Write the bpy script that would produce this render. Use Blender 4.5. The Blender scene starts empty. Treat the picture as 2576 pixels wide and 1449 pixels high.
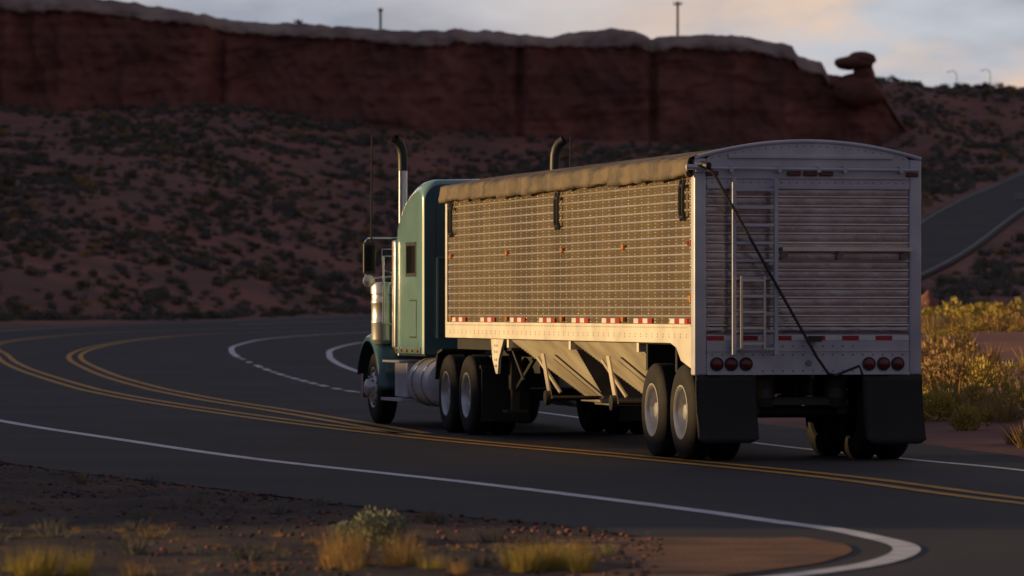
import bpy, math, random
import numpy as np
from mathutils import Vector, Matrix, noise
random.seed(7); np.random.seed(7)
sc=bpy.context.scene
sc.view_settings.view_transform='Standard'; sc.view_settings.look='None'; sc.view_settings.exposure=0
R=math.radians
# ---------------------------------------------------------------- materials
def mat(name,col,rough=.6,metal=0,col2=None,nscale=5,bump=0,bscale=40,coat=0,spec=.5,detail=6,rr=0,coords='Object',stretch=None,ramp=(.35,.65)):
    m=bpy.data.materials.new(name); m.use_nodes=True; nt=m.node_tree; n=nt.nodes; l=nt.links
    b=n['Principled BSDF']; b.inputs['Roughness'].default_value=rough; b.inputs['Metallic'].default_value=metal
    b.inputs['Coat Weight'].default_value=coat; b.inputs['Coat Roughness'].default_value=.08
    b.inputs['Specular IOR Level'].default_value=spec
    b.inputs['Base Color'].default_value=(*col,1)
    tc=n.new('ShaderNodeTexCoord'); mp=n.new('ShaderNodeMapping'); l.new(tc.outputs[coords],mp.inputs[0])
    if stretch: mp.inputs['Scale'].default_value=stretch
    if col2 is None: col2=tuple(c*.8 for c in col)
    tx=n.new('ShaderNodeTexNoise'); tx.inputs['Scale'].default_value=nscale; tx.inputs['Detail'].default_value=detail
    l.new(mp.outputs[0],tx.inputs['Vector'])
    cr=n.new('ShaderNodeValToRGB'); cr.color_ramp.elements[0].position=ramp[0]; cr.color_ramp.elements[1].position=ramp[1]
    cr.color_ramp.elements[0].color=(*col,1); cr.color_ramp.elements[1].color=(*col2,1)
    l.new(tx.outputs['Fac'],cr.inputs[0]); l.new(cr.outputs[0],b.inputs['Base Color'])
    if rr:
        mr=n.new('ShaderNodeMapRange'); mr.inputs['To Min'].default_value=max(0,rough-rr); mr.inputs['To Max'].default_value=rough+rr
        l.new(tx.outputs['Fac'],mr.inputs[0]); l.new(mr.outputs[0],b.inputs['Roughness'])
    if bump:
        t2=n.new('ShaderNodeTexNoise'); t2.inputs['Scale'].default_value=bscale; t2.inputs['Detail'].default_value=5
        l.new(mp.outputs[0],t2.inputs['Vector'])
        bp=n.new('ShaderNodeBump'); bp.inputs['Strength'].default_value=bump; bp.inputs['Distance'].default_value=.02
        l.new(t2.outputs['Fac'],bp.inputs['Height']); l.new(bp.outputs[0],b.inputs['Normal'])
    return m
M={}
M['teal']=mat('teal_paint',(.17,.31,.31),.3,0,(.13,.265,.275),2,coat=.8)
M['teal_shaded']=mat('teal_paint_shaded',(.04,.115,.14),.35,0,(.03,.095,.12),2,coat=.8)  # darker copy of the teal, shade of the sleeper back put into the colour
M['steel']=mat('stainless_sheet',(.25,.19,.115),.36,.5,(.13,.10,.065),1.0,.06,6,rr=.08,stretch=(1,1,.5))
M['rib']=mat('stainless_rib',(.78,.72,.62),.28,.65,(.62,.57,.5),3)
M['mirror']=mat('polished_panel',(.46,.43,.45),.27,.9,(.34,.30,.31),2.5,.12,5,rr=.06)
M['rivet']=mat('rivet_steel',(.9,.85,.75),.3,.5)
M['alu']=mat('white_aluminium',(.64,.64,.69),.4,.15,(.47,.47,.52),2,.03,20,rr=.1,detail=10)
M['white']=mat('dusty_white_paint',(.78,.74,.66),.5,0,(.6,.56,.5),2.5,.03,20)
M['chrome']=mat('chrome',(.8,.8,.8),.15,1,(.72,.72,.72),4)
M['schrome']=mat('brushed_steel',(.75,.73,.7),.32,.75,(.6,.58,.55),4)
M['rim']=mat('wheel_alloy',(.66,.66,.68),.36,.5,(.52,.52,.53),6)
M['rubber']=mat('tyre_rubber',(.015,.014,.014),.8,0,(.028,.025,.023),6,.2,60,spec=.3)
M['black']=mat('black_steel',(.018,.018,.018),.5,0,(.03,.028,.026),5)
M['flap']=mat('rubber_flap',(.012,.012,.012),.7,0,(.018,.017,.017),3,.1,10)
M['tarp']=mat('tarp_canvas',(.16,.118,.08),.75,0,(.06,.048,.037),2.5,.6,9)
M['glass']=mat('dark_glass',(.01,.012,.014),.08,0)
M['red']=mat('red_lens',(.30,.008,.008),.25,0,coat=.5)
M['redd']=mat('red_lens_dark',(.14,.006,.006),.3,0,coat=.5)
M['amber']=mat('amber_lens',(.65,.24,.03),.3,0,coat=.5)
M['tred']=mat('tape_red',(.42,.03,.03),.45); M['twhite']=mat('tape_white',(.75,.75,.72),.45)
M['hopper']=mat('hopper_sheet',(.62,.56,.44),.5,.1,(.40,.35,.27),2,.05,12)
M['asph']=mat('asphalt',(.038,.038,.043),.85,0,(.055,.053,.056),.25,.25,60,spec=.25,detail=10)
M['yel']=mat('yellow_paint',(.68,.32,.015),.7,0,(.42,.20,.02),3)
M['wpaint']=mat('white_road_paint',(.80,.80,.82),.7,0,(.55,.55,.57),3)
M['wpaint2']=mat('worn_road_paint',(.35,.35,.36),.7,0,(.2,.2,.21),1)
M['grav']=mat('gravel',(.05,.041,.038),.95,0,(.11,.068,.052),.6,.6,30,spec=.2,detail=10,ramp=(.4,.7))
M['pull']=mat('dusty_pullout',(.30,.15,.08),.95,0,(.15,.09,.065),1.2,.4,30,spec=.2,detail=8)
M['ground']=mat('red_desert_dirt',(.28,.125,.10),.95,0,(.16,.09,.075),.12,.5,3,spec=.15,detail=10)
M['cliff']=mat('red_sandstone',(.27,.105,.08),.95,0,(.14,.062,.052),.11,.8,.8,spec=.15,detail=12,stretch=(1,1,1.6))
M['cap']=mat('pale_caprock',(.40,.30,.25),.95,0,(.24,.17,.145),.25,.7,1.5,spec=.15,detail=10)
M['sage']=mat('sagebrush_grey',(.19,.18,.15),.9,0,(.11,.11,.095),.3)
M['olive']=mat('brush_olive',(.15,.14,.07),.9,0,(.1,.095,.055),.3)
M['dry']=mat('dry_straw',(.42,.27,.10),.9,0,(.28,.18,.07),.5)
M['rabbit']=mat('rabbitbrush',(.50,.38,.075),.9,0,(.32,.25,.06),2)
M['pale']=mat('pale_sage',(.28,.31,.22),.9,0,(.2,.22,.15),3)
M['wood']=mat('pole_wood',(.08,.06,.05),.9); M['grey']=mat('grey_metal',(.3,.3,.3),.5,.3)
# ---------------------------------------------------------------- builder
def link(o,parent=None):
    sc.collection.objects.link(o)
    if parent: o.parent=parent
    return o
def empty(name,loc=(0,0,0)):
    e=bpy.data.objects.new(name,None); e.location=loc; sc.collection.objects.link(e); return e
class B:
    def __init__(s): s.v=[]; s.f=[]; s.mi=[]; s.m=0
    def add(s,v,f):
        o=len(s.v); s.v+= [tuple(p) for p in v]; s.f+=[tuple(i+o for i in q) for q in f]; s.mi+=[s.m]*len(f); return s
    def box(s,x0,x1,y0,y1,z0,z1):
        v=[(x,y,z) for x in(x0,x1) for y in(y0,y1) for z in(z0,z1)]
        return s.add(v,[(0,1,3,2),(4,6,7,5),(0,4,5,1),(2,3,7,6),(0,2,6,4),(1,5,7,3)])
    def tube(s,pts,r,seg=10,cap=True):
        pts=[Vector(p) for p in pts]; rs=r if isinstance(r,(list,tuple)) else [r]*len(pts)
        v=[];f=[]; up=None
        for i,p in enumerate(pts):
            t=(pts[min(i+1,len(pts)-1)]-pts[max(i-1,0)]).normalized()
            if up is None: up=Vector((0,0,1)) if abs(t.z)<.9 else Vector((1,0,0))
            a=t.cross(up).normalized(); b=a.cross(t).normalized(); up=b
            for k in range(seg):
                an=2*math.pi*k/seg; v.append(p+a*math.cos(an)*rs[i]+b*math.sin(an)*rs[i])
        for i in range(len(pts)-1):
            for k in range(seg):
                k2=(k+1)%seg; f.append((i*seg+k,i*seg+k2,(i+1)*seg+k2,(i+1)*seg+k))
        if cap: f.append(tuple(range(seg-1,-1,-1))); n=(len(pts)-1)*seg; f.append(tuple(n+k for k in range(seg)))
        return s.add(v,f)
    def lathe(s,prof,c,axis='x',seg=40,sign=1):
        v=[];f=[]
        for r,a in prof:
            for k in range(seg):
                an=2*math.pi*k/seg; u,w=r*math.cos(an),r*math.sin(an)
                if axis=='x': v.append((c[0]+a*sign,c[1]+u,c[2]+w))
                elif axis=='y': v.append((c[0]+u,c[1]+a*sign,c[2]+w))
                else: v.append((c[0]+u,c[1]+w,c[2]+a*sign))
        for i in range(len(prof)-1):
            for k in range(seg):
                k2=(k+1)%seg; f.append((i*seg+k,i*seg+k2,(i+1)*seg+k2,(i+1)*seg+k))
        return s.add(v,f)
    def prism(s,poly,a0,a1,axis='x'):
        n=len(poly)
        def P(a,u,w): return (a,u,w) if axis=='x' else ((u,a,w) if axis=='y' else (u,w,a))
        v=[P(a0,*p) for p in poly]+[P(a1,*p) for p in poly]
        f=[tuple(range(n)),tuple(range(2*n-1,n-1,-1))]+[(i,(i+1)%n,(i+1)%n+n,i+n) for i in range(n)]
        return s.add(v,f)
    def obj(s,name,mats,parent=None,smooth=False,bevel=0,segs=2,loc=None):
        me=bpy.data.meshes.new(name); me.from_pydata(s.v,[],s.f)
        if not isinstance(mats,(list,tuple)): mats=[mats]
        for m in mats: me.materials.append(M[m])
        if len(mats)>1: me.polygons.foreach_set('material_index',s.mi)
        import bmesh
        bm=bmesh.new(); bm.from_mesh(me); bmesh.ops.recalc_face_normals(bm,faces=bm.faces); bm.to_mesh(me); bm.free()
        o=bpy.data.objects.new(name,me); link(o,parent)
        if smooth:
            me.polygons.foreach_set('use_smooth',[True]*len(me.polygons))
            try: me.set_sharp_from_angle(angle=R(40))
            except Exception: pass
        if bevel:
            md=o.modifiers.new('b','BEVEL'); md.width=bevel; md.segments=segs; md.limit_method='ANGLE'; md.angle_limit=R(35)
            if segs>2: me.polygons.foreach_set('use_smooth',[True]*len(me.polygons)); 
        if loc: o.location=loc
        return o
def grid(name,P,nu,nv,mats,parent=None,smooth=True,mi=None):
    f=[(i*nv+j,(i+1)*nv+j,(i+1)*nv+j+1,i*nv+j+1) for i in range(nu-1) for j in range(nv-1)]
    me=bpy.data.meshes.new(name); me.from_pydata(P,[],f)
    if not isinstance(mats,(list,tuple)): mats=[mats]
    for m in mats: me.materials.append(M[m])
    if smooth: me.polygons.foreach_set('use_smooth',[True]*len(f))
    if mi: me.polygons.foreach_set('material_index',mi)
    o=bpy.data.objects.new(name,me); return link(o,parent)
def ip(x,t): 
    return float(np.interp(x,[a for a,b in t],[b for a,b in t]))
def ss(a,b,x):
    t=min(1,max(0,(x-a)/(b-a))); return t*t*(3-2*t)
def nz(x,y,z=0): return noise.noise(Vector((x,y,z)))
def fb(x,y,z=0,o=4): return noise.fractal(Vector((x,y,z)),1.0,2.0,o)
def catmull(pts,n=14):
    out=[]
    for i in range(len(pts)-1):
        p0=pts[max(i-1,0)];p1=pts[i];p2=pts[i+1];p3=pts[min(i+2,len(pts)-1)]
        for k in range(n):
            t=k/n
            out.append(tuple(.5*((2*p1[c])+(-p0[c]+p2[c])*t+(2*p0[c]-5*p1[c]+4*p2[c]-p3[c])*t*t+(-p0[c]+3*p1[c]-3*p2[c]+p3[c])*t**3) for c in(0,1)))
    out.append(pts[-1]); return out
# ---------------------------------------------------------------- terrain
XL=[(-20,.5),(25,.7),(29.9,.9),(33.9,1.1),(36,.6),(39.3,-.93),(50.8,-5.2),(60.9,-7.2),(71.4,-9.8),(92,-14),(120,-19.5),(155,-24),(195,-27),(230,-28.6),(249,-28.5),(290,-27),(337,-21.5),(409,-14),(470,0)]
XR=[(-20,20),(0,17),(28,10.5),(40,8.5),(49,6.8),(53.6,5.7),(60,4.9),(77,2.6),(97,.8),(123,-1.5),(156,-3),(190,-3),(215,2),(260,12),(330,15),(470,15)]
HB=[(-100,29),(-66,28.1),(-37,28),(-15,25.2),(6,24),(21,23.2),(39,22.7),(50,22),(100,23)]
RCP=[(24,345),(33.2,392),(44.5,460),(54,512),(75,610)]
RC=catmull(RCP,12)
RCX=[(q[1],q[0]) for q in RC]
def g(d): return .004*max(0,d-100) if d<900 else 3.2
def road_out(x,d):
    if d<-20 or d>470: return 30
    return max(ip(d,XL)-x, x-ip(d,XR),0)
def D0(x):
    if x<=0: return min(470,max(330,330+(x+45)*3.2))
    return 470-170*min(1,x/20)
def T(x,d):
    z=g(d); d0=D0(x); hb=ip(x,HB)
    o=road_out(x,d)
    if d>d0:
        s=min(1,(d-d0)/(620-d0)); z+= (hb-z)*s**1.15
    if d>622: z+= (34.5-hb)*ss(622,715,d)
    if d>580 and x>46: z+= 4.5*math.exp(-((x-53)/6.)**2)*ss(585,640,d)*(1-ss(660,720,d))
    if d>900: z-= 20*ss(900,2500,d)
    if o>0:
        k=min(1,o/5); far=ss(200,400,abs(d))
        if 335<d<620 and x>10: k*=ss(3.5,9,abs(x-ip(d,RCX)))
        z+= k*(.10*fb(x*.35,d*.35,1)+ .7*far*fb(x*.05,d*.05,3)+.25*far*fb(x*.2,d*.2,5))
        if x>4 and d<300: z+= 1.0*ss(0,14,o)*ss(50,80,d)*(1-ss(220,300,d))
    else: z-=.02
    if d<-120: z+= (16+6*nz(x*.006,4))*ss(-140,-600,d)  # rise added behind the camera for the rear panel to reflect
    if x<-30 and -80<d<300:  # unseen ridge added on the left to cast shade over the road
        a=7.0+.35*fb(d*.06,2.2)
        a*=1-.95*math.exp(-((d-37.2)/3.8)**4)  # notch cut in the added ridge so sun reaches the foreground
        a*=ss(-80,-40,d)*(1-ss(250,300,d))
        z+= a*ss(18,2,abs(x+62))
    if x<-88 and d>280:  # unseen mesa added on the left to keep sun off hillside and cliff
        z=z+(55-z)*ss(-92,-112,x)*ss(285,310,d)*(1-ss(850,1000,d))
    return z
xs=[-3500,-2000,-1200,-700,-400,-260,-200,-170,-150,-140]+list(np.arange(-132.5,105,2.5))+[110,125,150,200,300,500,900,1600,3500]
ds=[-3000,-1500,-700,-500,-300,-150,-80,-50,-35]+list(np.arange(-20,740,2.5))+[745,760,800,860,900,1000,1300,2000,3500,6000]
P=[(float(x),float(d),T(x,d)) for x in xs for d in ds]
grid('ground',P,len(xs),len(ds),'ground')
# road
rd=list(np.arange(-20,120,1.0))+list(np.arange(120,472,3.0)); P=[]; nv=24
for d in rd:
    a=ip(d,XL)+.25*nz(d*.6,1)+.08*nz(d*3,5); b=ip(d,XR)+.2*nz(d*.5,9)
    if d>440: b=max(b,a+1)
    for j in range(nv):
        x=a+(b-a)*j/(nv-1); P.append((x,float(d),g(d)+.02))
road=grid('road',P,len(rd),nv,'asph',smooth=False)
P=[];rr_=list(np.arange(18,64,.25)); NS=60
for d in rr_:
    b=ip(d,XL)-.05+.25*nz(d*.6,1)+.08*nz(d*3,5)+.12*nz(d*1.7,3)
    w=9
    for j in range(NS):
        t=j/(NS-1); x=b+.4-t*w; P.append((x,float(d), max(T(x,d),g(d)-.02)+.012+(.03*abs(fb(x*3,d*3))+.05*abs(fb(x*.8,d*.8))) *min(1,t*8) if j>1 else g(d)+.008))
grid('gravel_shoulder',P,len(rr_),NS,'grav')
P=[]; dd=list(np.arange(14,35,.5)); WX=[(14,.8),(28.6,1.0),(29.9,1.62),(31,2.1),(32.3,2.4),(33.4,2.45),(34.5,2.2),(35.4,1.6)]
for d in dd:
    a=.3+.15*nz(d,1); b=max(a+.1,ip(d,WX)-.12+.06*nz(d*2,4))
    for j in range(12): P.append((a+(b-a)*j/11,float(d),g(d)+.027))
grid('dirt_pullout',P,len(dd),12,'pull')
def stripe(name,pts,w,m,off=0,dash=None,zf=None,parent=None,h=.026):
    c=catmull(pts); b=B(); L=0; v=[];f=[]
    for i,p in enumerate(c):
        q0=c[max(i-1,0)];q1=c[min(i+1,len(c)-1)]; t=Vector((q1[0]-q0[0],q1[1]-q0[1])).normalized(); n=Vector((t.y,-t.x))
        for s in(-1,1):
            q=(p[0]+n.x*(off+s*w/2),p[1]+n.y*(off+s*w/2)); v.append((q[0],q[1],(zf(q[0],q[1]) if zf else g(p[1]))+h))
        if i:
            L+=math.dist(p,c[i-1])
            if not dash or (L%dash[0])<dash[1]: f.append((2*i-2,2*i-1,2*i+1,2*i))
    b.add(v,f); return b.obj(name,m,parent or road)
W1=[(1.2,28.6),(1.88,29.9),(2.33,31),(2.62,32.3),(2.70,33.4),(2.59,34.5),(2.39,35.8),(2.05,37),(1.35,39.7),(-.41,45.6),(-2.82,52.9),(-4.95,60.9),(-7.57,71.4),(-12,92),(-17.5,120),(-22,155),(-25,195),(-26.6,230),(-26.4,249),(-24.7,290),(-19,337),(-11.4,409),(-2,455)]
Y1=[(12,10),(9,22),(6.5,33),(4.36,41.1),(3.15,47.2),(1.38,53.6),(-1.22,62.3),(-3.95,74.1),(-7.54,92.7),(-11.5,117.7),(-14.2,137),(-16.5,156),(-18.5,172),(-20.2,190),(-20.9,214),(-20.4,234),(-18.4,251),(-13.2,273),(-4,300)]
Y2=[(-1.3,64),(-2.3,70),(-3.83,79),(-5.87,90.6),(-9.1,112),(-11.4,130),(-13.1,145),(-14.3,159),(-15.2,176),(-15.8,200),(-15.3,222),(-13.6,238),(-9,250)]
W2=[(9,28),(6.6,40),(5.2,49),(4.3,52.9),(2.87,60),(.4,77.5),(-3.2,97.2)]
W2b=[(-3.2,97.2),(-4.5,107.5),(-6.2,123.6),(-8.5,149.7)]
W2c=[(-8.5,149.7),(-9.55,164.6),(-10.4,182.8),(-10.4,210.8),(-7.6,239),(-2,262)]
W3=[(-2.0,102),(-4,123.6),(-5.2,141),(-5.9,156),(-6.3,170),(-6.1,190),(-5,205)]
stripe('edge_line_near',W1,.19,'wpaint')
for o in(-.18,.18):
    stripe('centre_line',Y1,.16,'yel',o); stripe('median_line',Y2,.16,'yel',o)
stripe('edge_line_truck_side',W2,.13,'wpaint'); stripe('lane_dashes',W2b,.17,'wpaint',dash=(3,1.6)); stripe('edge_line_curve',W2c,.2,'wpaint')
stripe('edge_line_inner',W3,.2,'wpaint'); stripe('edge_line_far',[(-17,300),(-12,330),(-4,370)],.25,'wpaint')
# climbing road
P=[]
for i,p in enumerate(RC):
    q0=RC[max(i-1,0)];q1=RC[min(i+1,len(RC)-1)]; t=Vector((q1[0]-q0[0],q1[1]-q0[1])).normalized()
    for j in range(9):
        o=(j/8-.5)*8.2; x=p[0]+t.y*o; y=p[1]-t.x*o; P.append((x,y,T(x,y)+.22))
r2=grid('road.001',P,len(RC),9,'asph')
for o in(-3.6,3.6):
    stripe('edge_line',RCP,.2,'wpaint2',o,zf=T,parent=r2,h=.28)
# ---------------------------------------------------------------- cliff
CT=[(-110,43),(-76,42.6),(-56,42.2),(-48.4,41.4),(-42.2,40.2),(-35.1,39.3),(-28,38.8),(-22.9,38.4),(-12.7,37.6),(-4.5,37.9),(5.2,36.9),(7.2,37.5),(12.9,38.1),(15.9,37.6),(18,36.8),(21,37.1),(26.1,37.1),(31.2,36.7),(36,35.7),(36.7,34.4),(40.0,33.8),(40.7,32.2),(46.3,31.6),(48,29.8),(49.7,27.2),(52,24.0),(54,21.5)]
xc=list(np.arange(-100,54.2,.32)); NF=64; NB=8; P=[];mi=[]
def cliff_d(x,z,v):
    f=3.2*nz(x*.045,.3)+2.0*(1-abs(nz(x*.11,7.7))*2)*-1
    f+= 3.5*ss(-39.5,-37,x)*(1-ss(-37,-20,x)) 
    f+= 2.6*math.exp(-((x+38)/.9)**2)+2.0*math.exp(-((x-18)/.5)**2)+1.5*math.exp(-((x-1)/.4)**2)
    f+= 1.3*nz(x*.3,z*.05,2)+.7*fb(x*.6,z*.35,3)+.6*fb(x*.18,z*.18,6)
    f+= .45*round(2*nz(x*.07,z*.33,4.4))/2 + .2*nz(x*.02,z*1.3,8)
    f+= 3*ss(46,54,x)
    return f-3.4*(1-v)**1.5
for x in xc:
    zt=ip(x,CT)+.25*fb(x*.5,3.1)+.15*abs(nz(x*1.3,5)); zb=ip(x,HB)-3
    zt=max(zt,zb+.3)
    capf=.87+.05*nz(x*.12,1.1)
    for k in range(NF):
        v=k/(NF-1); z=zb+(zt-zb)*v; d=620+cliff_d(x,z,v)
        if v>capf: 
            w=(v-capf)/(1-capf); d+= -.7+ 3.2*w*w+.4*fb(x*.9,z*.9,2)
        P.append((x,d,z))
    for k in range(NB):
        w=(k+1)/NB; P.append((x,622.5+cliff_d(x,zt,1)*(1-w)+w*38,zt+ .35*math.sin(w*3)*(.6+nz(x*.2,k))-.9*w))
nvv=NF+NB
for i in range(len(xc)-1):
    capf=.865+.055*nz(xc[i]*.12,1.1)+.03*nz(xc[i]*.9,4)
    for j in range(nvv-1): mi.append(1 if (j/(NF-1)>capf or j>=NF-2) and xc[i]<40.6 else 0)
grid('sandstone_cliff',P,len(xc),nvv,['cliff','cap'],mi=mi)
def rock(name,c,r,seed,m,parent=None,n=3,amp=.3):
    import bmesh
    bm=bmesh.new(); bmesh.ops.create_icosphere(bm,subdivisions=n,radius=1)
    for v in bm.verts:
        k=1+amp*fb(v.co.x*1.2+seed,v.co.y*1.2,v.co.z*1.2); v.co=Vector((v.co.x*r[0]*k,v.co.y*r[1]*k,v.co.z*r[2]*k))
    me=bpy.data.meshes.new(name); bm.to_mesh(me); bm.free(); me.materials.append(M[m])
    me.polygons.foreach_set('use_smooth',[True]*len(me.polygons))
    o=bpy.data.objects.new(name,me); o.location=c; return link(o,parent)
br=empty('balanced_rock',(43.9,618,31))
rock('cap_boulder',(-.2,0,2.4),(2.5,2,.95),3,'cliff',br,amp=.12); rock('cap_boulder_upper',(.7,0,2.9),(1.9,1.5,.95),8,'cliff',br,amp=.2)
rock('neck',(1.1,.3,.8),(1.5,1.4,1.9),5,'cliff',br,amp=.15); rock('pedestal',(.4,.6,-1.3),(3.2,2.6,2.1),6,'cliff',br)
# poles
def pole(px,d,z0,z1,arm,nm='utility_pole'):
    e=empty(nm,(px,d,z0)); b=B(); b.tube([(0,0,-2),(0,0,z1-z0)],.16 if nm=='utility_pole' else .06,8)
    b.obj('post','wood' if nm=='utility_pole' else 'grey',e)
    b=B()
    if nm=='utility_pole':
        b.box(-arm,arm,-.2,-.1,z1-z0-.45,z1-z0-.25); b.obj('crossarm','wood',e)
        b=B(); [b.tube([(t,-.15,z1-z0-.25),(t,-.15,z1-z0+.05)],.07,6) for t in(-arm*.9,-arm*.3,arm*.3,arm*.9)]; b.obj('insulators','grey',e)
    else:
        h=z1-z0; b.tube([(0,0,h),(-.3,0,h+.4),(-.7,0,h+.5),(-1.2,0,h+.35)],.05,8); b.box(-1.5,-1.1,-.1,.1,h+.25,h+.33); b.obj('arm_and_head','grey',e)
pole(-17.7,650,38.6,42.4,.3); pole(22.3,650,37.2,43.3,.6); pole(-29,655,38.6,41.2,.6)
pole(66.3,720,34,37.0,0,'street_lamp'); pole(71.5,722,34,37.3,0,'street_lamp')
gr=empty('guardrail',(51,489,T(51,489)-.3)); b=B(); b.box(-.2,6,-.1,.1,.5,1.2); b.obj('beam','grey',gr); b=B(); [b.box(x,x+.15,.1,.25,-.5,1.1) for x in(0,1.6,3.4,5.6)]; b.obj('posts','wood',gr)
rock('boulder',(17.6,205,1.3),(.6,.6,1.1),4,'ground')
# ---------------------------------------------------------------- vegetation
def bush(seed,n,leaf,h=.75):
    r=np.random.RandomState(seed); nl=8
    lob=np.c_[r.uniform(-.55,.55,nl),r.uniform(-.55,.55,nl),r.uniform(.15,.55,nl)*h/.75]; lr=r.uniform(.25,.48,nl)
    k=r.randint(0,nl,n); u=r.normal(size=(n,3)); u/=np.linalg.norm(u,axis=1)[:,None]
    c=lob[k]+u*(lr[k]*r.uniform(.5,1.05,n)**.6)[:,None]; c[:,2]=np.abs(c[:,2])
    up=u*.7+np.array([0,0,.9]); up/=np.linalg.norm(up,axis=1)[:,None]
    sd=np.cross(up,r.normal(size=(n,3))); sd/=np.linalg.norm(sd,axis=1)[:,None]
    L=leaf*r.uniform(.6,1.5,n)[:,None]
    V=np.stack([c-sd*L*.4-up*L*.3,c+sd*L*.4-up*L*.3,c+up*L],1).reshape(-1,3)
    return V,np.arange(3*n).reshape(-1,3)
def tuft(seed,n,wd=.012,spread=.5):
    r=np.random.RandomState(seed); a=r.uniform(0,6.28,n); rad=r.uniform(0,.22,n)
    c=np.c_[rad*np.cos(a),rad*np.sin(a),np.zeros(n)]; h=r.uniform(.45,1,n)
    lean=np.c_[np.cos(a),np.sin(a),np.zeros(n)]*(r.uniform(.1,spread,n)*h)[:,None]+r.normal(size=(n,3))*.06
    tip=c+lean+np.c_[np.zeros(n),np.zeros(n),h]; t=r.uniform(0,6.28,n); sd=np.c_[np.cos(t),np.sin(t),np.zeros(n)]*wd
    V=np.stack([c-sd,c+sd,tip],1).reshape(-1,3); return V,np.arange(3*n).reshape(-1,3)
def scatter(name,items,mats):
    VS=[];n=0;MI=[]
    for (V,F),m,p,s,a in items:
        c,si=math.cos(a),math.sin(a); W=V*np.array(s); W=np.c_[W[:,0]*c-W[:,1]*si,W[:,0]*si+W[:,1]*c,W[:,2]]+np.array(p)
        VS.append(W); MI.append(np.full(len(F),m))
    V=np.concatenate(VS).astype(np.float32); nt=len(V)//3
    me=bpy.data.meshes.new(name); me.vertices.add(len(V)); me.vertices.foreach_set('co',V.ravel())
    me.loops.add(nt*3); me.loops.foreach_set('vertex_index',np.arange(nt*3,dtype=np.int32))
    me.polygons.add(nt); me.polygons.foreach_set('loop_start',np.arange(0,nt*3,3,dtype=np.int32)); me.polygons.foreach_set('loop_total',np.full(nt,3,dtype=np.int32))
    for m in mats: me.materials.append(M[m])
    me.polygons.foreach_set('material_index',np.concatenate(MI).astype(np.int32)); me.update(calc_edges=True)
    return link(bpy.data.objects.new(name,me))
bp=[bush(i,170,.17) for i in range(5)]
it=[]
rnd=random.Random(3)
while len(it)<9000:
    x=rnd.uniform(-84,92); d=rnd.uniform(285,740 if x>50 else 622)
    if road_out(x,d)<3 or d<D0(x)-45: continue
    if x>10 and 335<d<612 and abs(x-ip(d,RCX))<5.5: continue
    if abs(x)>d*.106+6: continue
    dens=.6+.9*fb(x*.06,d*.035,9)
    if rnd.random()>dens: continue
    s=rnd.uniform(.35,1.0)*(1.25 if rnd.random()<.15 else .85)
    m=rnd.choices([0,1,2],[.72,.22,.06])[0]
    it.append((bp[rnd.randrange(5)],m,(x,d,T(x,d)-.05),(s,s,s*rnd.uniform(.7,1)),rnd.uniform(0,6.28)))
scatter('sagebrush',it,['sage','olive','dry'])
it=[]; tp=[tuft(i+20,110,.012) for i in range(4)]; bn=[bush(i+40,700,.09,.9) for i in range(3)]
while len(it)<1300:
    d=rnd.uniform(54,290); x=rnd.uniform(5,.108*d+4)
    o=road_out(x,d)
    if o<.8 or (d<200 and x<6): continue
    if rnd.random()>.5+1.2*fb(x*.25,d*.1,4): continue
    if rnd.random()<.3:
        s=rnd.uniform(.25,.7); it.append((bn[rnd.randrange(3)],rnd.choices([0,1,2],[.45,.1,.45])[0],(x,d,T(x,d)-.03),(s,s,s),rnd.uniform(0,6.28)))
    else:
        s=rnd.uniform(.25,.6); it.append((tp[rnd.randrange(4)],rnd.choices([2,0],[.75,.25])[0],(x,d,T(x,d)-.02),(s*1.3,s*1.3,s),rnd.uniform(0,6.28)))
for x,d,s,m in [(14.2,152,1.0,0),(15.6,150,.7,2),(17.3,168,1.0,0),(12.6,138,.5,2),(16.8,150,.7,0),(9.5,102,.45,2)]:
    it.append((bn[int(x)%3],m,(x,d,T(x,d)-.05),(s,s,s),x))
scatter('rabbitbrush',it,['rabbit','pale','dry'])
it=[]; bf=[bush(i+60,2600,.055,.8) for i in range(2)]; tf=[tuft(i+80,260,.006,.45) for i in range(4)]
def Z(x,d): return T(x,d)
it.append((bf[0],1,(-.92,33.9,Z(-.9,33.9)+.03),(.32,.28,.28),1))
it.append((bf[1],1,(-1.1,34.2,Z(-1.1,34)+.03),(.2,.2,.17),3))
for x,d,s,m in [(-1.12,30.2,.3,2),(-1.03,30.6,.34,2),(-.68,30.5,.3,2),(-.62,30.1,.26,2),(-2.82,29.6,.28,0),(-2.7,29.8,.24,0),(-3.0,29.5,.24,0),
                (.02,30.0,.26,0),(.14,29.9,.24,0),(.28,30.1,.28,0),(.4,29.8,.22,0),(.06,30.6,.22,2),(.45,30.6,.18,2),(-.3,29.5,.16,2),(-.5,29.6,.18,0),(-.95,29.6,.18,2),(.5,32.4,.14,2),(.62,32.2,.12,0)]:
    for q in range(2): it.append((tf[rnd.randrange(4)],m,(x+rnd.uniform(-.05,.05),d+rnd.uniform(-.2,.2),Z(x,d)-.01),(s*1.1,s*1.1,s),rnd.uniform(0,6.28)))
while len(it)<900:
    d=rnd.uniform(28,58); x=rnd.uniform(-.108*d-1,2)
    if x>ip(d,XL)-.35: continue
    if rnd.random()>.35+1.5*fb(x*.6,d*.3,6): continue
    s=rnd.uniform(.02,.08) if rnd.random()<.95 else rnd.uniform(.1,.18)
    it.append((tp[rnd.randrange(4)],rnd.choices([3,2,1],[.6,.32,.08])[0],(x,d,Z(x,d)),(s*1.8,s*1.8,s),rnd.uniform(0,6.28)))
scatter('desert_grass',it,['rabbit','pale','dry','sage'])
it=[]
import bmesh
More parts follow.
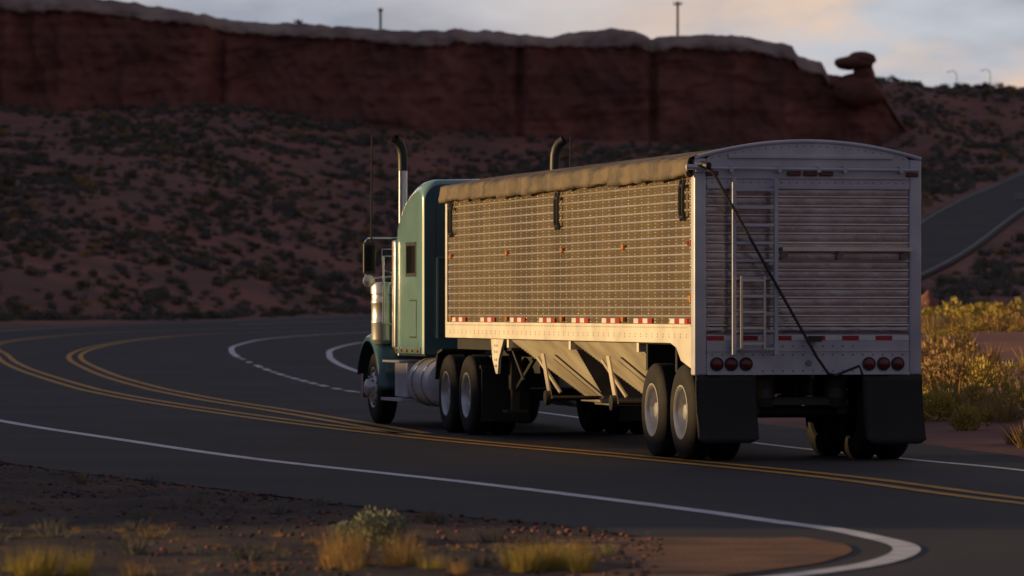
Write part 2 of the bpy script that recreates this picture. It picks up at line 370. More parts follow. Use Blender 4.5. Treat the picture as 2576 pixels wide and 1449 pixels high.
bm=bmesh.new(); bmesh.ops.create_icosphere(bm,subdivisions=1,radius=1); bmesh.ops.triangulate(bm,faces=bm.faces)
sv=[]; 
for f in bm.faces: sv+= [tuple(v.co) for v in f.verts]
bm.free(); st=(np.array(sv),np.arange(len(sv)).reshape(-1,3))
for i in range(4500):
    d=rnd.uniform(28,60); x=ip(d,XL)-abs(rnd.gauss(0,2.5))+.25; s=rnd.uniform(.006,.03)
    it.append((st,rnd.randrange(2),(x,d,Z(x,d)+.03),(s,s*rnd.uniform(.6,1.3),s*.6),rnd.uniform(0,6)))
scatter('gravel_stones',it,['grav','ground'])
# ---------------------------------------------------------------- wheels
def wheel(parent,x,y,side,kind='dual',name='wheel'):
    Rr=.52; e=bpy.data.objects.new(name,None); link(e,parent)
    def tyre(off):
        w=.27; p=[(.285,0.03),(.30,0.0),(.36,-.012),(.44,-.005),(.49,.012),(.512,.035)]
        for k in range(5):
            a=.045+k*.04; p+=[(Rr,a),(Rr,a+.028),(Rr-.014,a+.030),(Rr-.014,a+.038)]
        p+=[(.512,w-.03),(.49,w-.01),(.44,w+.005),(.36,w+.01),(.30,w),(.285,w-.03)]
        b=B(); b.lathe(p,(x+side*-off,y,Rr),'x',48,-side); b.obj('tyre','rubber',e,smooth=True)
    tyre(0)
    if kind!='steer': tyre(.33)
    b=B()
    if kind=='dual':
        b.lathe([(.29,.03),(.298,-.004),(.285,-.006),(.272,.01),(.262,.06),(.25,.15),(.235,.17),(.17,.19),(.155,.175),(.10,.165),(.095,.07),(.08,.045),(.03,.035),(0,.035)],(x,y,Rr),'x',40,-side)
        b.obj('rim','rim',e,smooth=True)
        b=B(); [b.tube([(x-side*.18,y+.14*math.cos(a),Rr+.14*math.sin(a)),(x-side*.13,y+.14*math.cos(a),Rr+.14*math.sin(a))],.014,6) for a in [k*math.pi/5 for k in range(10)]]
        b.obj('lug_nuts','chrome',e)
        b=B(); [b.tube([(x-side*.175,y+.2*math.cos(a),Rr+.2*math.sin(a)),(x-side*.169,y+.2*math.cos(a),Rr+.2*math.sin(a))],.024,10) for a in [(k+.5)*math.pi/5 for k in range(10)]]
        b.obj('hand_holes','black',e)
    else:
        b.lathe([(.29,.03),(.298,-.004),(.285,-.006),(.27,.02),(.25,.03),(.22,.0),(.19,-.02),(.15,-.02),(.13,-.05),(.12,-.1),(.08,-.13),(0,-.135)],(x,y,Rr),'x',40,-side)
        b.obj('rim','rim',e,smooth=True)
        b=B(); [b.tube([(x+side*.01,y+.165*math.cos(a),Rr+.165*math.sin(a)),(x+side*.07,y+.165*math.cos(a),Rr+.165*math.sin(a))],[.018,.01],8) for a in [k*math.pi/5 for k in range(10)]]
        b.obj('lug_nuts','chrome',e)
        b=B(); [b.tube([(x-side*.02,y+.235*math.cos(a),Rr+.235*math.sin(a)),(x+side*.004,y+.235*math.cos(a),Rr+.235*math.sin(a))],.022,10) for a in [(k+.5)*math.pi/5 for k in range(10)]]
        b.obj('hand_holes','black',e)
ORG=(3.20,52.29,.02); HEAD=R(12.83)
tr=empty('grain_trailer',ORG); tr.rotation_euler=(0,0,HEAD); tr.scale=(.98,1,1)
LEN=12.78; HW=1.295
NZ=17; z0,z1=1.47,3.10; dz=(z1-z0)/NZ
for s,nm in((-1,'side_sheet_left'),(1,'side_sheet_right')):
    P=[]; ys=np.linspace(.1,LEN-.02,420); zs=np.linspace(z0,z1,NZ*4+1)
    for y in ys:
        for z in zs:
            ph=((z-z0)/dz)%1
            bu=.007*math.sin(math.pi*ph)*(.5+.5*abs(math.sin(math.pi*(y-.1)/.303)))+.005*nz(y*.9,z*1.2,s)
            P.append((s*(1.262+bu),float(y),float(z)))
    grid(nm,P,len(ys),len(zs),'steel',tr)
    b=B(); b2=B()
    for k in range(1,NZ+1):
        z=z0+k*dz
        b.tube([(s*1.274,.1,z),(s*1.274,LEN-.02,z)],.013,8)
    b.obj('side_ribs','rib',tr,smooth=True)
    for k in range(NZ):
      for ph in (.3,.7):
        z=z0+(k+ph)*dz
        for j in range(42):
            c=(s*1.268,.25+j*.303,z); r=.009
            v=[];f=[]
            for a in range(3):
                rr=r*math.cos(a*R(40)); h=r*math.sin(a*R(40))*1.0
                for t in range(6): v.append((c[0]+s*h,c[1]+rr*math.cos(t*R(60)),c[2]+rr*math.sin(t*R(60))))
            for a in range(2):
                for t in range(6): f.append((a*6+t,a*6+(t+1)%6,(a+1)*6+(t+1)%6,(a+1)*6+t))
            f.append(tuple(range(12,18))); b2.add(v,f)
    b2.obj('rivets','rivet',tr,smooth=True)
    b=B(); b.prism([(0.12,1.468),(LEN,1.468),(LEN,1.27),(1.0,1.27),(.75,1.22),(.55,1.08),(.12,1.0)],s*1.225,s*1.30); b.obj('bottom_rail','white',tr,bevel=.008)
    b=B(); b.box(min(s*1.25,s*1.306),max(s*1.25,s*1.306),.12,LEN,1.455,1.478); b.obj('rail_lip','white',tr)
    b=B()
    for j in range(150):
        y=.3+j*.083
        for zz in ((1.435,) if j%3 else (1.435,1.36,1.33)): b.box(min(s*1.30,s*1.304),max(s*1.30,s*1.304),y,y+.014,zz,zz+.014)
    b.obj('rail_bolts','grey',tr)
    b=B(); b.box(min(s*1.24,s*1.285),max(s*1.24,s*1.285),.1,LEN,3.08,3.16); b.obj('top_rail','alu',tr,bevel=.006)
    b=B()
    for y in(.66,2.27,3.76,5.26,6.97,8.58,10.3,12.04):
        for q in range(4):
            b.m=q%2; yy=y-.42+q*.21; x=s*1.284; b.box(min(x,x+s*.003),max(x,x+s*.003),yy,yy+.208,1.485,1.54)
    b.obj('conspicuity_tape',['tred','twhite'],tr)
    b=B()
    for y in(3.14,6.15,9.14,12.5):
        for z in(2.35,1.53): b.box(min(s*1.275,s*1.315),max(s*1.275,s*1.315),y-.05,y+.05,z-.03,z+.03)
    b.box(min(s*1.275,s*1.315),max(s*1.275,s*1.315),.12,.22,1.73,1.79)
    b.obj('amber_markers','amber',tr,bevel=.01)
    b=B(); 
    for z in(2.36,1.52): b.box(min(s*1.275,s*1.315),max(s*1.275,s*1.315),.12,.24,z-.03,z+.03)
    b.obj('red_markers','red',tr,bevel=.01)
    b=B()
    for y in(.42,6.3,12.4):
        for dy in(-.07,.07): b.tube([(s*1.31,y+dy,3.05),(s*1.33,y+dy,2.95),(s*1.33,y+dy,2.7),(s*1.31,y+dy,2.6)],.02,6)
        for zz in(2.98,2.64): b.tube([(s*1.325,y-.07,zz),(s*1.325,y+.07,zz)],.018,6)
    b.obj('hand_grips','black',tr)
b=B(); b.box(-1.26,1.26,LEN-.03,LEN+.02,1.3,3.15); b.obj('front_wall','steel',tr)
b=B(); [b.box(x-.04,x+.04,LEN-.05,LEN+.05,1.27,3.2) for x in(-1.262,1.262)]; b.obj('front_posts','white',tr,bevel=.01)
b=B(); [b.box(min(s*1.165,s*1.305),max(s*1.165,s*1.305),-.04,.12,.93,3.27) for s in(-1,1)]; b.obj('corner_posts','alu',tr,bevel=.02,segs=3)
arch=[(x,3.27+.185*(1-(x/1.3)**2)) for x in np.linspace(1.3,-1.3,25)]
b=B(); b.prism([(-1.163,2.955),(1.163,2.955),(1.163,3.265)]+[p for p in arch if abs(p[0])<1.15]+[(-1.163,3.265)],-.03,.06,'y'); b.obj('rear_header','alu',tr)
b=B(); 
A=[(x,-.035,z+.004) for x,z in arch]; b.tube(A,.022,8); b.obj('arch_trim','alu',tr,smooth=True)
b=B(); b.box(-.92,.97,-.06,-.03,3.27,3.31); b.box(-1.16,1.16,-.05,-.03,3.05,3.065); b.box(-1.16,1.16,-.055,-.03,2.94,2.985); b.obj('header_bars','alu',tr,bevel=.005)
b=B(); b.tube([(-1.2,-.1,3.16),(1.25,-.1,3.15)],.018,8); [b.box(x-.02,x+.02,-.12,-.03,3.12,3.19) for x in(-.9,-.35,.1,.4,1.05)]; b.obj('tarp_rod','alu',tr,smooth=False)
b=B()
for k in range(26):
    x=-1.1+k*.088; b.lathe([(0,-.006),(.007,-.004),(.009,0)],(x,-.031,3.01),'y',6); 
    z=3.27+.185*(1-(x/1.3)**2)-.05; b.lathe([(0,-.006),(.007,-.004),(.009,0)],(x,-.031,z),'y',6)
b.obj('header_rivets','grey',tr)
b=B(); [b.box(x-.075,x+.075,-.075,-.03,3.085,3.135) for x in(-.17,.016,.203)]; [b.box(x-.07,x+.07,-.06,-.04,3.08,3.13) for x in(-1.1,1.195)]; b.obj('header_markers','redd',tr,bevel=.01)
P=[]; X=np.linspace(-1.165,1.165,201); Zs=np.linspace(1.37,2.955,193); nr=16; rz=(2.955-1.37)/nr
for x in X:
    for z in Zs:
        ph=((z-1.37)/rz)%1; px=abs(math.sin(math.pi*(x+1.165)/.1553))
        bu=.0028*math.sin(math.pi*ph)*(.6+.4*px)+.005*nz(x*2.2,z*2.2,4)+.002*nz(x*9,z*7,6)
        if z<1.5: bu+=.012*math.sin(math.pi*ph)*abs(math.sin(math.pi*(x+1.165)/.29))**.5
        P.append((float(x),.0-bu,float(z)))
grid('rear_panel',P,len(X),len(Zs),'mirror',tr)
b=B()
for k in range(1,nr): 
    z=1.37+k*rz; b.tube([(-1.16,-.018,z),(1.16,-.018,z)],.012,8)
b.obj('rear_ribs','rib',tr,smooth=True)
b=B()
for k in range(nr):
    z=1.37+(k+.5)*rz
    for x in np.arange(-1.1,1.15,.1553): b.lathe([(.008,-.0),(.006,-.005),(.001,-.007)],(float(x),-.006,z),'y',6)
b.obj('rear_rivets','rivet',tr,smooth=True)
b=B(); b.box(-1.163,1.163,-.035,.1,.935,1.368); b.obj('rear_sill','alu',tr,bevel=.01)
b=B(); b.box(-1.163,1.163,-.05,-.035,.935,.955); b.box(-1.163,1.163,-.045,-.035,1.185,1.2); b.obj('sill_lips','alu',tr)
b=B()
for k in range(12):
    b.m=k%2; xa=-1.16+k*.1933; b.box(xa,xa+.191,-.039,-.0355,1.305,1.355)
b.obj('rear_tape',['tred','twhite'],tr)
b=B(); bl=B()
for x in(-1.05,-.885,-.717,.694,.863,1.027):
    b.lathe([(0,-.03),(.045,-.028),(.058,-.018),(.06,0)],(x,-.04,1.05),'y',24); bl.lathe([(.06,-.002),(.062,-.02),(.074,-.02),(.076,0)],(x,-.036,1.05),'y',24)
b.obj('tail_lamps','redd',tr,smooth=True); bl.obj('lamp_grommets','black',tr,smooth=True)
b=B()
for i in range(60):
    x=-1.1+(i%20)*.115; z=(.975,1.15,1.245)[i//20]
    if i//20==1 or abs(x)<.6: b.lathe([(0,-.008),(.009,-.006),(.011,0)],(x,-.036,z),'y',8)
b.lathe([(0,-.02),(.03,-.02),(.035,0)],(0,-.036,1.06),'y',16)
b.obj('sill_bolts','grey',tr)
b=B()
for x in(-.89,-.412): b.box(x-.022,x+.022,-.19,-.13,1.15,3.05)
for k in range(10): b.box(-.868,-.434,-.18,-.145,1.2+k*.19,1.23+k*.19)
for x in(-.89,-.412):
    for z in(1.25,2.1,2.95): b.box(x-.015,x+.015,-.14,-.01,z-.02,z+.02)
b.obj('ladder','alu',tr,bevel=.004)
b=B()
for x in(-.82,-.56): b.box(x-.012,x+.012,-.24,-.2,1.22,2.0)
for k in range(5): b.box(-.81,-.57,-.235,-.205,1.26+k*.17,1.285+k*.17)
b.obj('fold_down_step','rib',tr)
b=B(); b.box(-.33,1.165,-.16,-.02,2.30,2.312); b.box(-.33,1.165,-.165,-.16,2.27,2.312)
for x in(-.28,.36,1.1): b.prism([(-.02,2.30),(-.155,2.30),(-.02,2.16)],x-.03,x+.03)
b.obj('shelf_rail','rib',tr)
b=B(); b.tube([(-1.3,-.12,3.18),(-1.2,-.2,3.2),(-1.1,-.25,3.03),(.05,-.2,1.12),(.17,-.22,.95),(.25,-.24,.93),(.52,-.24,1.03),(.56,-.24,.93)],.016,8); b.box(-.03,.1,-.22,-.05,1.29,1.35)
b.tube([(-1.24,-.1,3.2),(-1.19,-.22,3.18)],.04,10); b.obj('tarp_crank','black',tr,smooth=True)
b=B(); b.tube([(-1.42,-.12,3.17),(-1.2,-.12,3.17)],.03,8); b.box(-1.3,-1.14,-.09,-.035,3.12,3.22); b.obj('tarp_pivot','alu',tr)
P=[]; ys=np.linspace(-.02,LEN+.05,240); xx=np.linspace(-1.33,1.33,41)
for y in ys:
    rip=.5+.5*math.cos(2*math.pi*y/.92)
    for x in xx:
        z=3.275+.185*(1-(x/1.33)**2)-.02*(1-rip)*(1-(x/1.33)**2)+.006*nz(x*3,y*3)
        P.append((float(x),float(y),z))
grid('tarp_top',P,len(ys),len(xx),'tarp',tr)
# rolled tarp edge: overlapping canvas flaps, each ending in a step
P=[]; ys=np.linspace(-.05,LEN+.06,760); sec=[(-1.18,3.305),(-1.27,3.30),(-1.325,3.27),(-1.345,3.22),(-1.338,3.175),(-1.355,3.135),(-1.352,3.095),(-1.32,3.08),(-1.28,3.10)]
for y in ys:
    yy=y+.25*nz(y*.7,1); c=(yy%.72)/.72; idx=int(yy//.72); lap=.045*c+.012*nz(y*3,2)
    for k,(x,z) in enumerate(sec):
        w=min(1,k/2); n1=nz(y*3.5,k*.9,3)*.018+nz(y*11,k*2,5)*.010+nz(y*6+k*1.5,k*.5,7)*.014
        drop=(.03*nz(idx*3.3,1.7)-.022*c) if k>=4 else 0
        P.append((x-(lap+n1)*w,float(y),z+.02*nz(y*1.1,k*.25,9)*w+n1*.5+drop))
grid('tarp_roll',P,len(ys),len(sec),'tarp',tr)
for i,(ya,yb) in enumerate(((2.75,6.05),(6.05,9.4))):
    yc=(ya+yb)/2; hb=.48; b=B()
    top=[(-1.2,ya,1.272),(1.2,ya,1.272),(1.2,yb,1.272),(-1.2,yb,1.272)]; bot=[(-hb,yc-hb,.56),(hb,yc-hb,.56),(hb,yc+hb,.56),(-hb,yc+hb,.56)]
    b.add(top+bot,[(0,1,5,4),(1,2,6,5),(2,3,7,6),(3,0,4,7),(4,5,6,7)]); b.obj('hopper','hopper',tr)
    b=B(); b.box(-hb-.05,hb+.05,yc-hb-.06,yc+hb+.06,.50,.56); b.box(-hb+.1,hb+.3,yc-hb+.05,yc+hb-.05,.46,.5); b.obj('hopper_door','hopper',tr,bevel=.01)
    b=B()
    for j in range(30):
        t=j/29; p=Vector(top[0]).lerp(Vector(bot[0]),t); q=Vector(top[3]).lerp(Vector(bot[3]),t)
        for w in(p,q): b.box(w.x-.008,w.x+.004,w.y-.008,w.y+.008,w.z-.008,w.z+.008)
    b.obj('hopper_bolts','grey',tr)
    b=B(); b.tube([(-1.15,yc+.3,1.05),(-.95,yc-.1,.62)],.022,8); b.prism([(yc-.1,1.1),(yc+.05,1.1),(yc-.35,.55),(yc-.5,.55)],-1.17,-1.15)
    b.obj('door_crank_bracket','hopper',tr)
    b=B(); b.tube([(-1.22,yc-.42,.56),(-.5,yc-.42,.56)],.025,8); b.lathe([(0,-.03),(.09,-.03),(.09,.03),(0,.03)],(-1.2,yc-.42,.56),'x',18); b.obj('crank_gear','black',tr)
b=B()
for y in(2.75,6.05,9.4): b.box(-1.22,1.22,y-.05,y+.05,1.16,1.268)
b.obj('cross_members','white',tr)
b=B(); b.box(-1.15,1.15,9.5,LEN-.05,1.12,1.262); b.obj('upper_coupler','black',tr)
b=B()
for s in(-1,1):
    b.box(s*1.0-.07,s*1.0+.07,9.85,9.99,.62,1.25); b.box(s*1.0-.05,s*1.0+.05,9.87,9.97,.35,.65); b.box(s*1.0-.14,s*1.0+.14,9.78,10.06,.33,.36)
    b.tube([(s*1.0,9.9,.6),(s*.8,9.2,1.2)],.03,8); b.tube([(s*1.1,9.75,1.2),(s*1.1,9.0,.75)],.02,6)
b.tube([(-1,9.92,.8),(1,9.92,.8)],.025,8); b.obj('landing_gear','black',tr)
b=B(); b.prism([(9.6,1.268),(10.35,1.268),(10.25,1.0),(10.05,.82),(9.95,.82),(9.9,1.0)],-1.23,-1.19); b.prism([(9.6,1.268),(10.35,1.268),(10.25,1.0),(10.05,.82),(9.95,.82),(9.9,1.0)],1.19,1.23); b.obj('landing_gear_plate','white',tr,bevel=.004)
b=B(); [b.lathe([(0,0),(.02,0)],(-1.232,y,z),'x',10) for y,z in((9.98,1.18),(10.1,1.18),(9.98,1.1),(10.1,1.1),(10.0,1.0),(10.1,1.0),(10.0,.92),(10.08,.92))]; b.obj('plate_holes','black',tr)
for y in(.64,1.9):
    for s in(-1,1): wheel(tr,s*1.275,y,s,'dual','trailer_wheel')
    b=B(); b.tube([(-1.0,y,.52),(1.0,y,.52)],.065,12)
    for s in(-1,1):
        b.lathe([(0,-.2),(.12,-.2),(.14,-.1),(.13,0),(.14,.1),(.12,.2),(0,.2)],(s*.42,y-.3,.78),'z',20); b.tube([(s*.3,y+.1,.6),(s*.3,y+.32,.6)],.09,12); b.box(s*.5-.05,s*.5+.05,y-.3,y+.7,.5,.62)
    b.obj('axle_and_airbags','black',tr)
b=B(); [b.box(s*.5-.05,s*.5+.05,.1,2.9,.92,1.15) for s in(-1,1)]; [b.box(-1.15,1.15,y-.04,y+.04,.95,1.25) for y in(.2,1.3,2.6)]; b.tube([(-.45,.3,.66),(.45,.3,.66)],.03,8); b.box(-.55,.55,.25,.32,.6,.66); b.obj('subframe','black',tr)
b=B(); b.box(-.75,.75,2.68,2.69,.45,1.25); b.box(-1.2,1.2,.12,2.7,1.255,1.262); b.obj('under_plate','black',tr)
for x0,x1,zt,zb,rot in((-1.29,-.6,.93,.2,0),(.62,1.31,.93,.18,0)):
    P=[]
    for i in range(13):
        for j in range(13):
            u=i/12;v=j/12; x=x0+(x1-x0)*u; z=zt+(zb-zt)*v
            if v>.9: z+= .05*max(0,abs(u-.5)*2-.8)*5*(v-.9)*10
            P.append((x+.02*v*(1 if x0>0 else 0.4),-.03-.10*v*v+.012*math.sin(u*7+v*3),z))
    o=grid('mud_flap',P,13,13,'flap',tr); md=o.modifiers.new('s','SOLIDIFY'); md.thickness=.012
# ================================================================ tractor
tk=empty('semi_truck',ORG); tk.rotation_euler=(0,0,HEAD)
ST=[(14.70,3.36,1.165),(14.72,3.40,1.185),(14.77,3.42,1.197),(14.95,3.43,1.2),(15.2,3.42,1.2),(15.45,3.385,1.2),(15.7,3.33,1.2),(15.95,3.25,1.2),(16.2,3.13,1.2),(16.4,2.98,1.2)]
P=[]; NC=44
for y,zt,hw in ST:
    r=.24; row=[(-hw,1.03)]+[(-hw,1.03+(zt-r-1.03)*k/8) for k in range(1,8)]
    row+=[(-hw+r-r*math.cos(a),zt-r+r*math.sin(a)) for a in np.linspace(0,math.pi/2,12)]
    half=[(x,z+ .03*(1-abs(x)/hw) if z>zt-r else z) for x,z in row]+[(-hw+r+(hw-r)*(k/3),zt+.03*(k/3)) for k in(1,2)]
    full=half+[(-x,z) for x,z in reversed(half)]
    NC=len(full); P+=[(x,y,z) for x,z in full]
o=grid('sleeper',P,len(ST),NC,'teal',tk)
b=B(); b.add(P[:NC],[tuple(range(NC))]); b.obj('sleeper_back','teal_shaded',tk)
b=B(); b.add(P[-NC:],[tuple(range(NC))]); b.obj('sleeper_front','teal',tk)
b=B(); b.box(-1.15,1.15,14.72,16.4,1.0,1.03); b.obj('sleeper_floor','black',tk)
b=B(); b.box(-1.0,1.0,14.685,14.698,1.3,3.1); b.obj('sleeper_back_panel','teal_shaded',tk,bevel=.01)
b=B(); [b.tube([(x,14.63,1.25),(x,14.63,2.35)],.02,6) for x in(-1.0,-.82)]; b.tube([(-1,14.63,2.35),(-.82,14.63,2.35)],.02,6); b.obj('back_grab_bars','teal_shaded',tk)
for s in(-1,1):
    b=B(); b.box(min(s*1.198,s*1.208),max(s*1.198,s*1.208),15.1,15.8,2.10,2.58); b.obj('sleeper_window_frame','black',tk,bevel=.002)
    b=B(); b.box(min(s*1.208,s*1.211),max(s*1.208,s*1.211),15.16,15.74,2.15,2.53); b.obj('sleeper_window','glass',tk)
    b=B(); b.box(min(s*1.19,s*1.203),max(s*1.19,s*1.203),15.08,15.55,1.25,1.78); b.obj('locker_door_gap','black',tk)
    b=B(); b.box(min(s*1.19,s*1.208),max(s*1.19,s*1.208),15.1,15.53,1.27,1.76); b.obj('locker_door','teal',tk,bevel=.003)
    b=B(); b.box(min(s*1.19,s*1.215),max(s*1.19,s*1.215),14.8,16.5,1.03,1.12); b.obj('skirt','teal',tk,bevel=.01)
    b=B(); [b.lathe([(0,.035),(.02,.03),(.03,0)],(s*1.21,14.9+k*.37,1.075),'x',12,s) for k in range(5)]; b.obj('skirt_lamps','amber',tk,smooth=True)
    b=B(); b.box(min(s*1.17,s*1.24),max(s*1.17,s*1.24),16.42,16.62,1.1,2.62); b.obj('cab_extender','schrome',tk,bevel=.03,segs=3)
b=B(); b.prism([(16.42,1.1),(16.42,2.72),(16.7,2.78),(17.35,2.72),(17.75,2.1),(17.75,1.1)],-1.03,1.03); b.obj('cab','teal',tk,bevel=.06,segs=3)
b=B(); b.prism([(17.40,2.66),(17.745,2.13),(17.76,2.13),(17.42,2.67)],-.92,.92); b.obj('windshield','glass',tk)
for s in(-1,1):
    b=B(); b.prism([(16.75,2.1),(16.75,2.6),(17.3,2.6),(17.55,2.15),(17.5,2.1)],s*1.031,s*1.035); b.obj('door_window','glass',tk)
b=B(); b.prism([(17.7,1.0),(17.7,2.08),(18.6,2.0),(19.5,1.85),(19.6,1.75),(19.6,1.0)],-.52,.52); b.obj('hood','teal',tk,bevel=.1,segs=4)
b=B(); b.box(-.45,.45,19.58,19.66,.8,1.8); b.obj('grille_surround','chrome',tk,bevel=.03)
b=B(); [b.box(-.4+.08*k,-.37+.08*k,19.66,19.68,.85,1.75) for k in range(11)]; b.obj('grille_bars','black',tk)
b=B(); b.box(-1.08,1.08,19.69,19.79,.35,.8); b.obj('front_bumper','chrome',tk,bevel=.03)
for s in(-1,1):
    path=[(17.35,.5),(17.38,.75),(17.48,1.0),(17.68,1.2),(17.98,1.31),(18.25,1.33),(18.55,1.29),(18.8,1.16),(18.95,1.0),(19.05,.85),(19.1,.72)]
    v=[];f=[]
    cs=[(.45,.02),(.7,.02),(1.1,0),(1.22,-.02),(1.27,-.07),(1.28,-.13)]
    for y,z in path:
        d=Vector((y-18.2,z-.5)).normalized()
        for x,o in cs: v.append((s*x,y+d.x*o,z+d.y*o))
    n=len(cs)
    for i in range(len(path)-1):
        for k in range(n-1): f.append((i*n+k,i*n+k+1,(i+1)*n+k+1,(i+1)*n+k))
    b=B(); b.add(v,f); o=b.obj('fender','teal_shaded',tk); o.data.polygons.foreach_set('use_smooth',[True]*len(o.data.polygons))
    sb=o.modifiers.new('s','SUBSURF'); sb.render_levels=2; sb.levels=2; so=o.modifiers.new('t','SOLIDIFY'); so.thickness=.02
    b=B(); b.lathe([(0,-.12),(.09,-.1),(.11,0),(.1,.03),(0,.04)],(s*.95,19.45,1.12),'y',20,-1); b.obj('headlight','chrome',tk,smooth=True)
    b=B(); b.lathe([(0,1.14),(.12,1.15),(.165,1.2),(.17,1.22),(.17,1.44),(.175,1.45),(.175,1.48),(.17,1.49),(.17,1.72),(.176,1.73),(.176,1.77),(.17,1.78),(.17,1.86),(.182,1.87),(.182,2.0),(.165,2.03),(0,2.04)],(s*1.14,17.72,0),'z',28); b.obj('air_cleaner','schrome',tk,smooth=True)
    b=B(); b.box(s*1.48-.09,s*1.48+.09,17.0,17.07,2.15,2.60); b.obj('mirror','black',tk,bevel=.02)
    b=B(); b.box(s*1.48-.07,s*1.48+.07,16.995,17.0,2.19,2.56); b.obj('mirror_glass','glass',tk)
    b=B(); b.lathe([(0,-.005),(.07,0),(.085,.01),(.085,.05),(.03,.08),(0,.085)],(s*1.49,16.975,2.05),'y',20); b.obj('spot_mirror','schrome',tk,smooth=True)
    b=B(); b.tube([(s*1.03,17.03,2.66),(s*1.5,17.03,2.66),(s*1.54,17.03,2.62),(s*1.54,17.03,2.12),(s*1.5,17.03,2.09),(s*1.03,17.03,2.12)],.012,8)
    b.tube([(s*1.03,17.1,2.5),(s*1.28,17.1,2.5),(s*1.29,17.1,2.2),(s*1.03,17.1,2.15)],.012,8); b.tube([(s*1.1,16.9,2.4),(s*1.3,16.9,2.4),(s*1.3,16.9,1.45),(s*1.1,16.9,1.42)],.015,8)
    b.obj('mirror_bracket','chrome',tk,smooth=True)
    b=B(); b.tube([(s*1.45,17.03,2.6),(s*1.45,17.03,2.8),(s*1.45,17.0,4.12)],[.018,.014,.012],6); b.obj('antenna','black',tk)
    b=B(); b.tube([(s*1.1,16.52,1.0),(s*1.1,16.52,2.6)],.085,18); b.obj('muffler','chrome',tk,smooth=True)
    b=B(); b.tube([(s*1.1,16.52,2.6),(s*1.1,16.52,3.72),(s*1.105,16.52,3.84),(s*1.125,16.515,3.93),(s*1.16,16.5,4.0),(s*1.22,16.46,4.05)],.066,18,cap=False); b.obj('exhaust_stack','chrome',tk,smooth=True)
    b=B(); b.tube([(s*1.1,16.52,3.6),(s*1.1,16.52,3.72),(s*1.105,16.52,3.84),(s*1.125,16.515,3.93),(s*1.16,16.5,4.0),(s*1.222,16.46,4.052)],.0675,18,cap=False); b.obj('sooty_tip','black',tk,smooth=True)
    b=B(); b.lathe([(0,0),(.25,.01),(.31,.04),(.335,.1),(.335,1.3),(.31,1.36),(.25,1.39),(0,1.4)],(s*.92,14.15,.64),'y',36); b.obj('fuel_tank','alu',tk,smooth=True)
    b=B(); [b.lathe([(.34,0),(.345,0),(.345,.06),(.34,.06)],(s*.92,y,.64),'y',36) for y in(14.45,15.1)]; b.obj('tank_straps','chrome',tk,smooth=True)
    b=B(); b.box(min(s*.6,s*1.2),max(s*.6,s*1.2),15.75,16.6,.42,.9); b.obj('battery_box','alu',tk,bevel=.02)
    b=B(); b.box(min(s*.8,s*1.3),max(s*.8,s*1.3),15.7,17.1,.36,.40); b.box(min(s*.8,s*1.28),max(s*.8,s*1.28),15.9,17.1,.9,.93); b.obj('step','alu',tk,bevel=.005)
    for y in(11.62,12.9): wheel(tk,s*1.25,y,s,'dual','drive_wheel')
    wheel(tk,s*1.19,18.2,s,'steer','steer_wheel')
    b=B(); b.box(min(s*.6,s*1.24),max(s*.6,s*1.24),10.72,10.74,.2,.9); b.obj('mud_flap','flap',tk)
    b=B(); b.box(min(s*.58,s*1.26),max(s*.58,s*1.26),10.70,10.76,.88,.92); b.tube([(s*.58,10.71,.2),(s*1.26,10.71,.2)],.01,6); b.obj('flap_hanger','black',tk)
    b=B(); b.prism([(13.2,1.12),(13.5,1.08),(13.62,.9),(13.66,.7),(13.63,.7),(13.58,.88),(13.48,1.05),(13.2,1.09)],s*.6,s*1.24); b.obj('quarter_fender','black',tk)
b=B(); [b.box(s*.43-.04,s*.43+.04,10.7,19.5,.78,1.02) for s in(-1,1)]; b.box(-.5,.5,11.7,12.8,1.03,1.1); [b.tube([(-1,y,.52),(1,y,.52)],.08,10) for y in(11.62,12.9,18.2)]
b.box(-.35,.35,14,19.3,.5,1.0); b.obj('chassis','black',tk)
# ---------------------------------------------------------------- light
sv=Vector((-.99,.1,0)).normalized(); el=R(6); sv=Vector((sv.x*math.cos(el),sv.y*math.cos(el),math.sin(el)))
sun=bpy.data.lights.new('sun','SUN'); sun.energy=5; sun.angle=R(.5); sun.color=(1,.66,.29)
so=bpy.data.objects.new('sun',sun); sc.collection.objects.link(so); so.rotation_euler=(-sv).to_track_quat('-Z','Y').to_euler()
w=bpy.data.worlds.new('World'); sc.world=w; w.use_nodes=True; nt=w.node_tree; n=nt.nodes; l=nt.links; bg=n['Background']
sky=n.new('ShaderNodeTexSky'); sky.sky_type='NISHITA'; sky.sun_disc=False; sky.sun_elevation=el; sky.sun_rotation=math.atan2(sv.x,sv.y)
def mrange(src,a,b,c,d):
    m=n.new('ShaderNodeMapRange'); m.interpolation_type='SMOOTHSTEP'
    for k,v in zip(('From Min','From Max','To Min','To Max'),(a,b,c,d)): m.inputs[k].default_value=v
    l.new(src,m.inputs[0]); return m.outputs[0]
def mth(op,a,b,c=None):
    m=n.new('ShaderNodeMath'); m.operation=op
    for i,v in enumerate((a,b,c)):
        if v is None: continue
        if isinstance(v,(int,float)): m.inputs[i].default_value=v
        else: l.new(v,m.inputs[i])
    return m.outputs[0]
tc=n.new('ShaderNodeTexCoord'); sp=n.new('ShaderNodeSeparateXYZ'); l.new(tc.outputs['Generated'],sp.inputs[0])
mp=n.new('ShaderNodeMapping'); mp.inputs['Scale'].default_value=(1,1,3.0); mp.inputs['Location'].default_value=(.3,.2,.0); l.new(tc.outputs['Generated'],mp.inputs[0])
t1=n.new('ShaderNodeTexNoise'); t1.inputs['Scale'].default_value=15; t1.inputs['Detail'].default_value=6; l.new(mp.outputs[0],t1.inputs['Vector'])
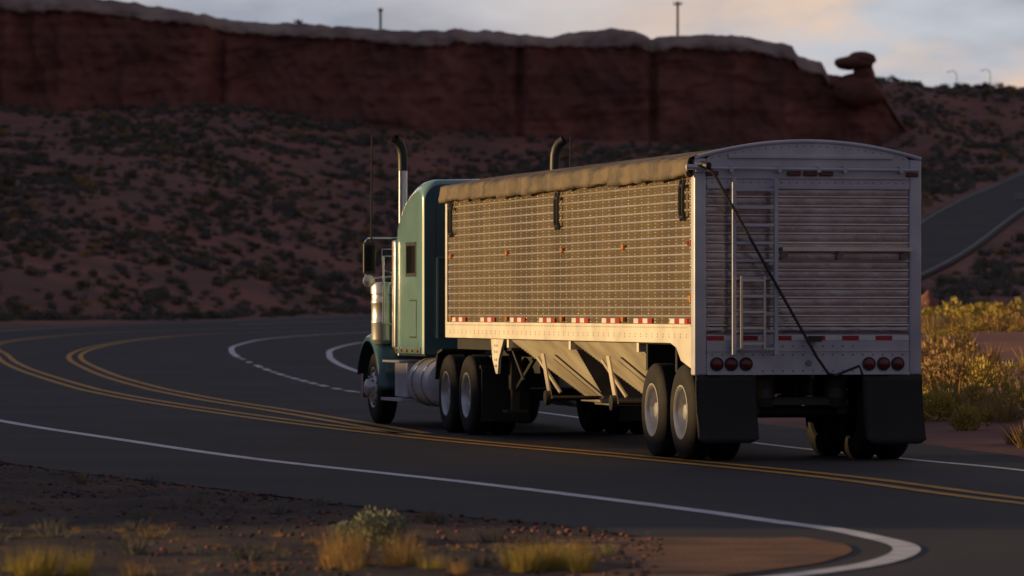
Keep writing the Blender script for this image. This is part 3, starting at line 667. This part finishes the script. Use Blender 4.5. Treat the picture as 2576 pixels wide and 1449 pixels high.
t2=n.new('ShaderNodeTexNoise'); t2.inputs['Scale'].default_value=16; t2.inputs['Detail'].default_value=5; mp2=n.new('ShaderNodeMapping'); mp2.inputs['Scale'].default_value=(1,1,2.5); mp2.inputs['Location'].default_value=(1.3,.7,.4); l.new(tc.outputs['Generated'],mp2.inputs[0]); l.new(mp2.outputs[0],t2.inputs['Vector'])
r1=n.new('ShaderNodeValToRGB'); e=r1.color_ramp.elements; e[0].position=.40; e[1].position=.60; e[0].color=(3.9,4.3,5.4,1); e[1].color=(6.6,6.9,7.8,1); l.new(t1.outputs['Fac'],r1.inputs[0])
warm=mth('MULTIPLY',mrange(t2.outputs['Fac'],.38,.55,.0,1),mrange(sp.outputs[0],-.02,.07,.12,1))
mw=n.new('ShaderNodeMix'); mw.data_type='RGBA'; l.new(warm,mw.inputs['Factor']); l.new(r1.outputs[0],mw.inputs['A']); mw.inputs['B'].default_value=(9.8,7.3,5.8,1)
mx=n.new('ShaderNodeMix'); mx.data_type='RGBA'; mx.inputs['Factor'].default_value=.85; l.new(sky.outputs[0],mx.inputs['A']); l.new(mw.outputs['Result'],mx.inputs['B'])
# the cloud deck is brightest low in the north, darker and bluer overhead and behind
k=mth('MULTIPLY',mrange(sp.outputs[1],.2,.95,0,1),mrange(sp.outputs[2],.10,.4,1,0))
mt=n.new('ShaderNodeMix'); mt.data_type='RGBA'; l.new(k,mt.inputs['Factor']); mt.inputs['A'].default_value=(.26,.29,.38,1); mt.inputs['B'].default_value=(1,1,1,1)
vm=n.new('ShaderNodeVectorMath'); vm.operation='MULTIPLY'; l.new(mx.outputs['Result'],vm.inputs[0]); l.new(mt.outputs['Result'],vm.inputs[1])
l.new(vm.outputs[0],bg.inputs[0]); bg.inputs[1].default_value=.09
# ---------------------------------------------------------------- camera
cam=bpy.data.cameras.new('camera'); co=bpy.data.objects.new('camera',cam); sc.collection.objects.link(co); sc.camera=co
cam.lens=169.8; cam.sensor_width=36; cam.clip_end=9000; cam.clip_start=1
co.location=(0,0,1.64); co.rotation_euler=(R(90+.276),0,0)
cam.dof.use_dof=True; cam.dof.focus_distance=58; cam.dof.aperture_fstop=3.5
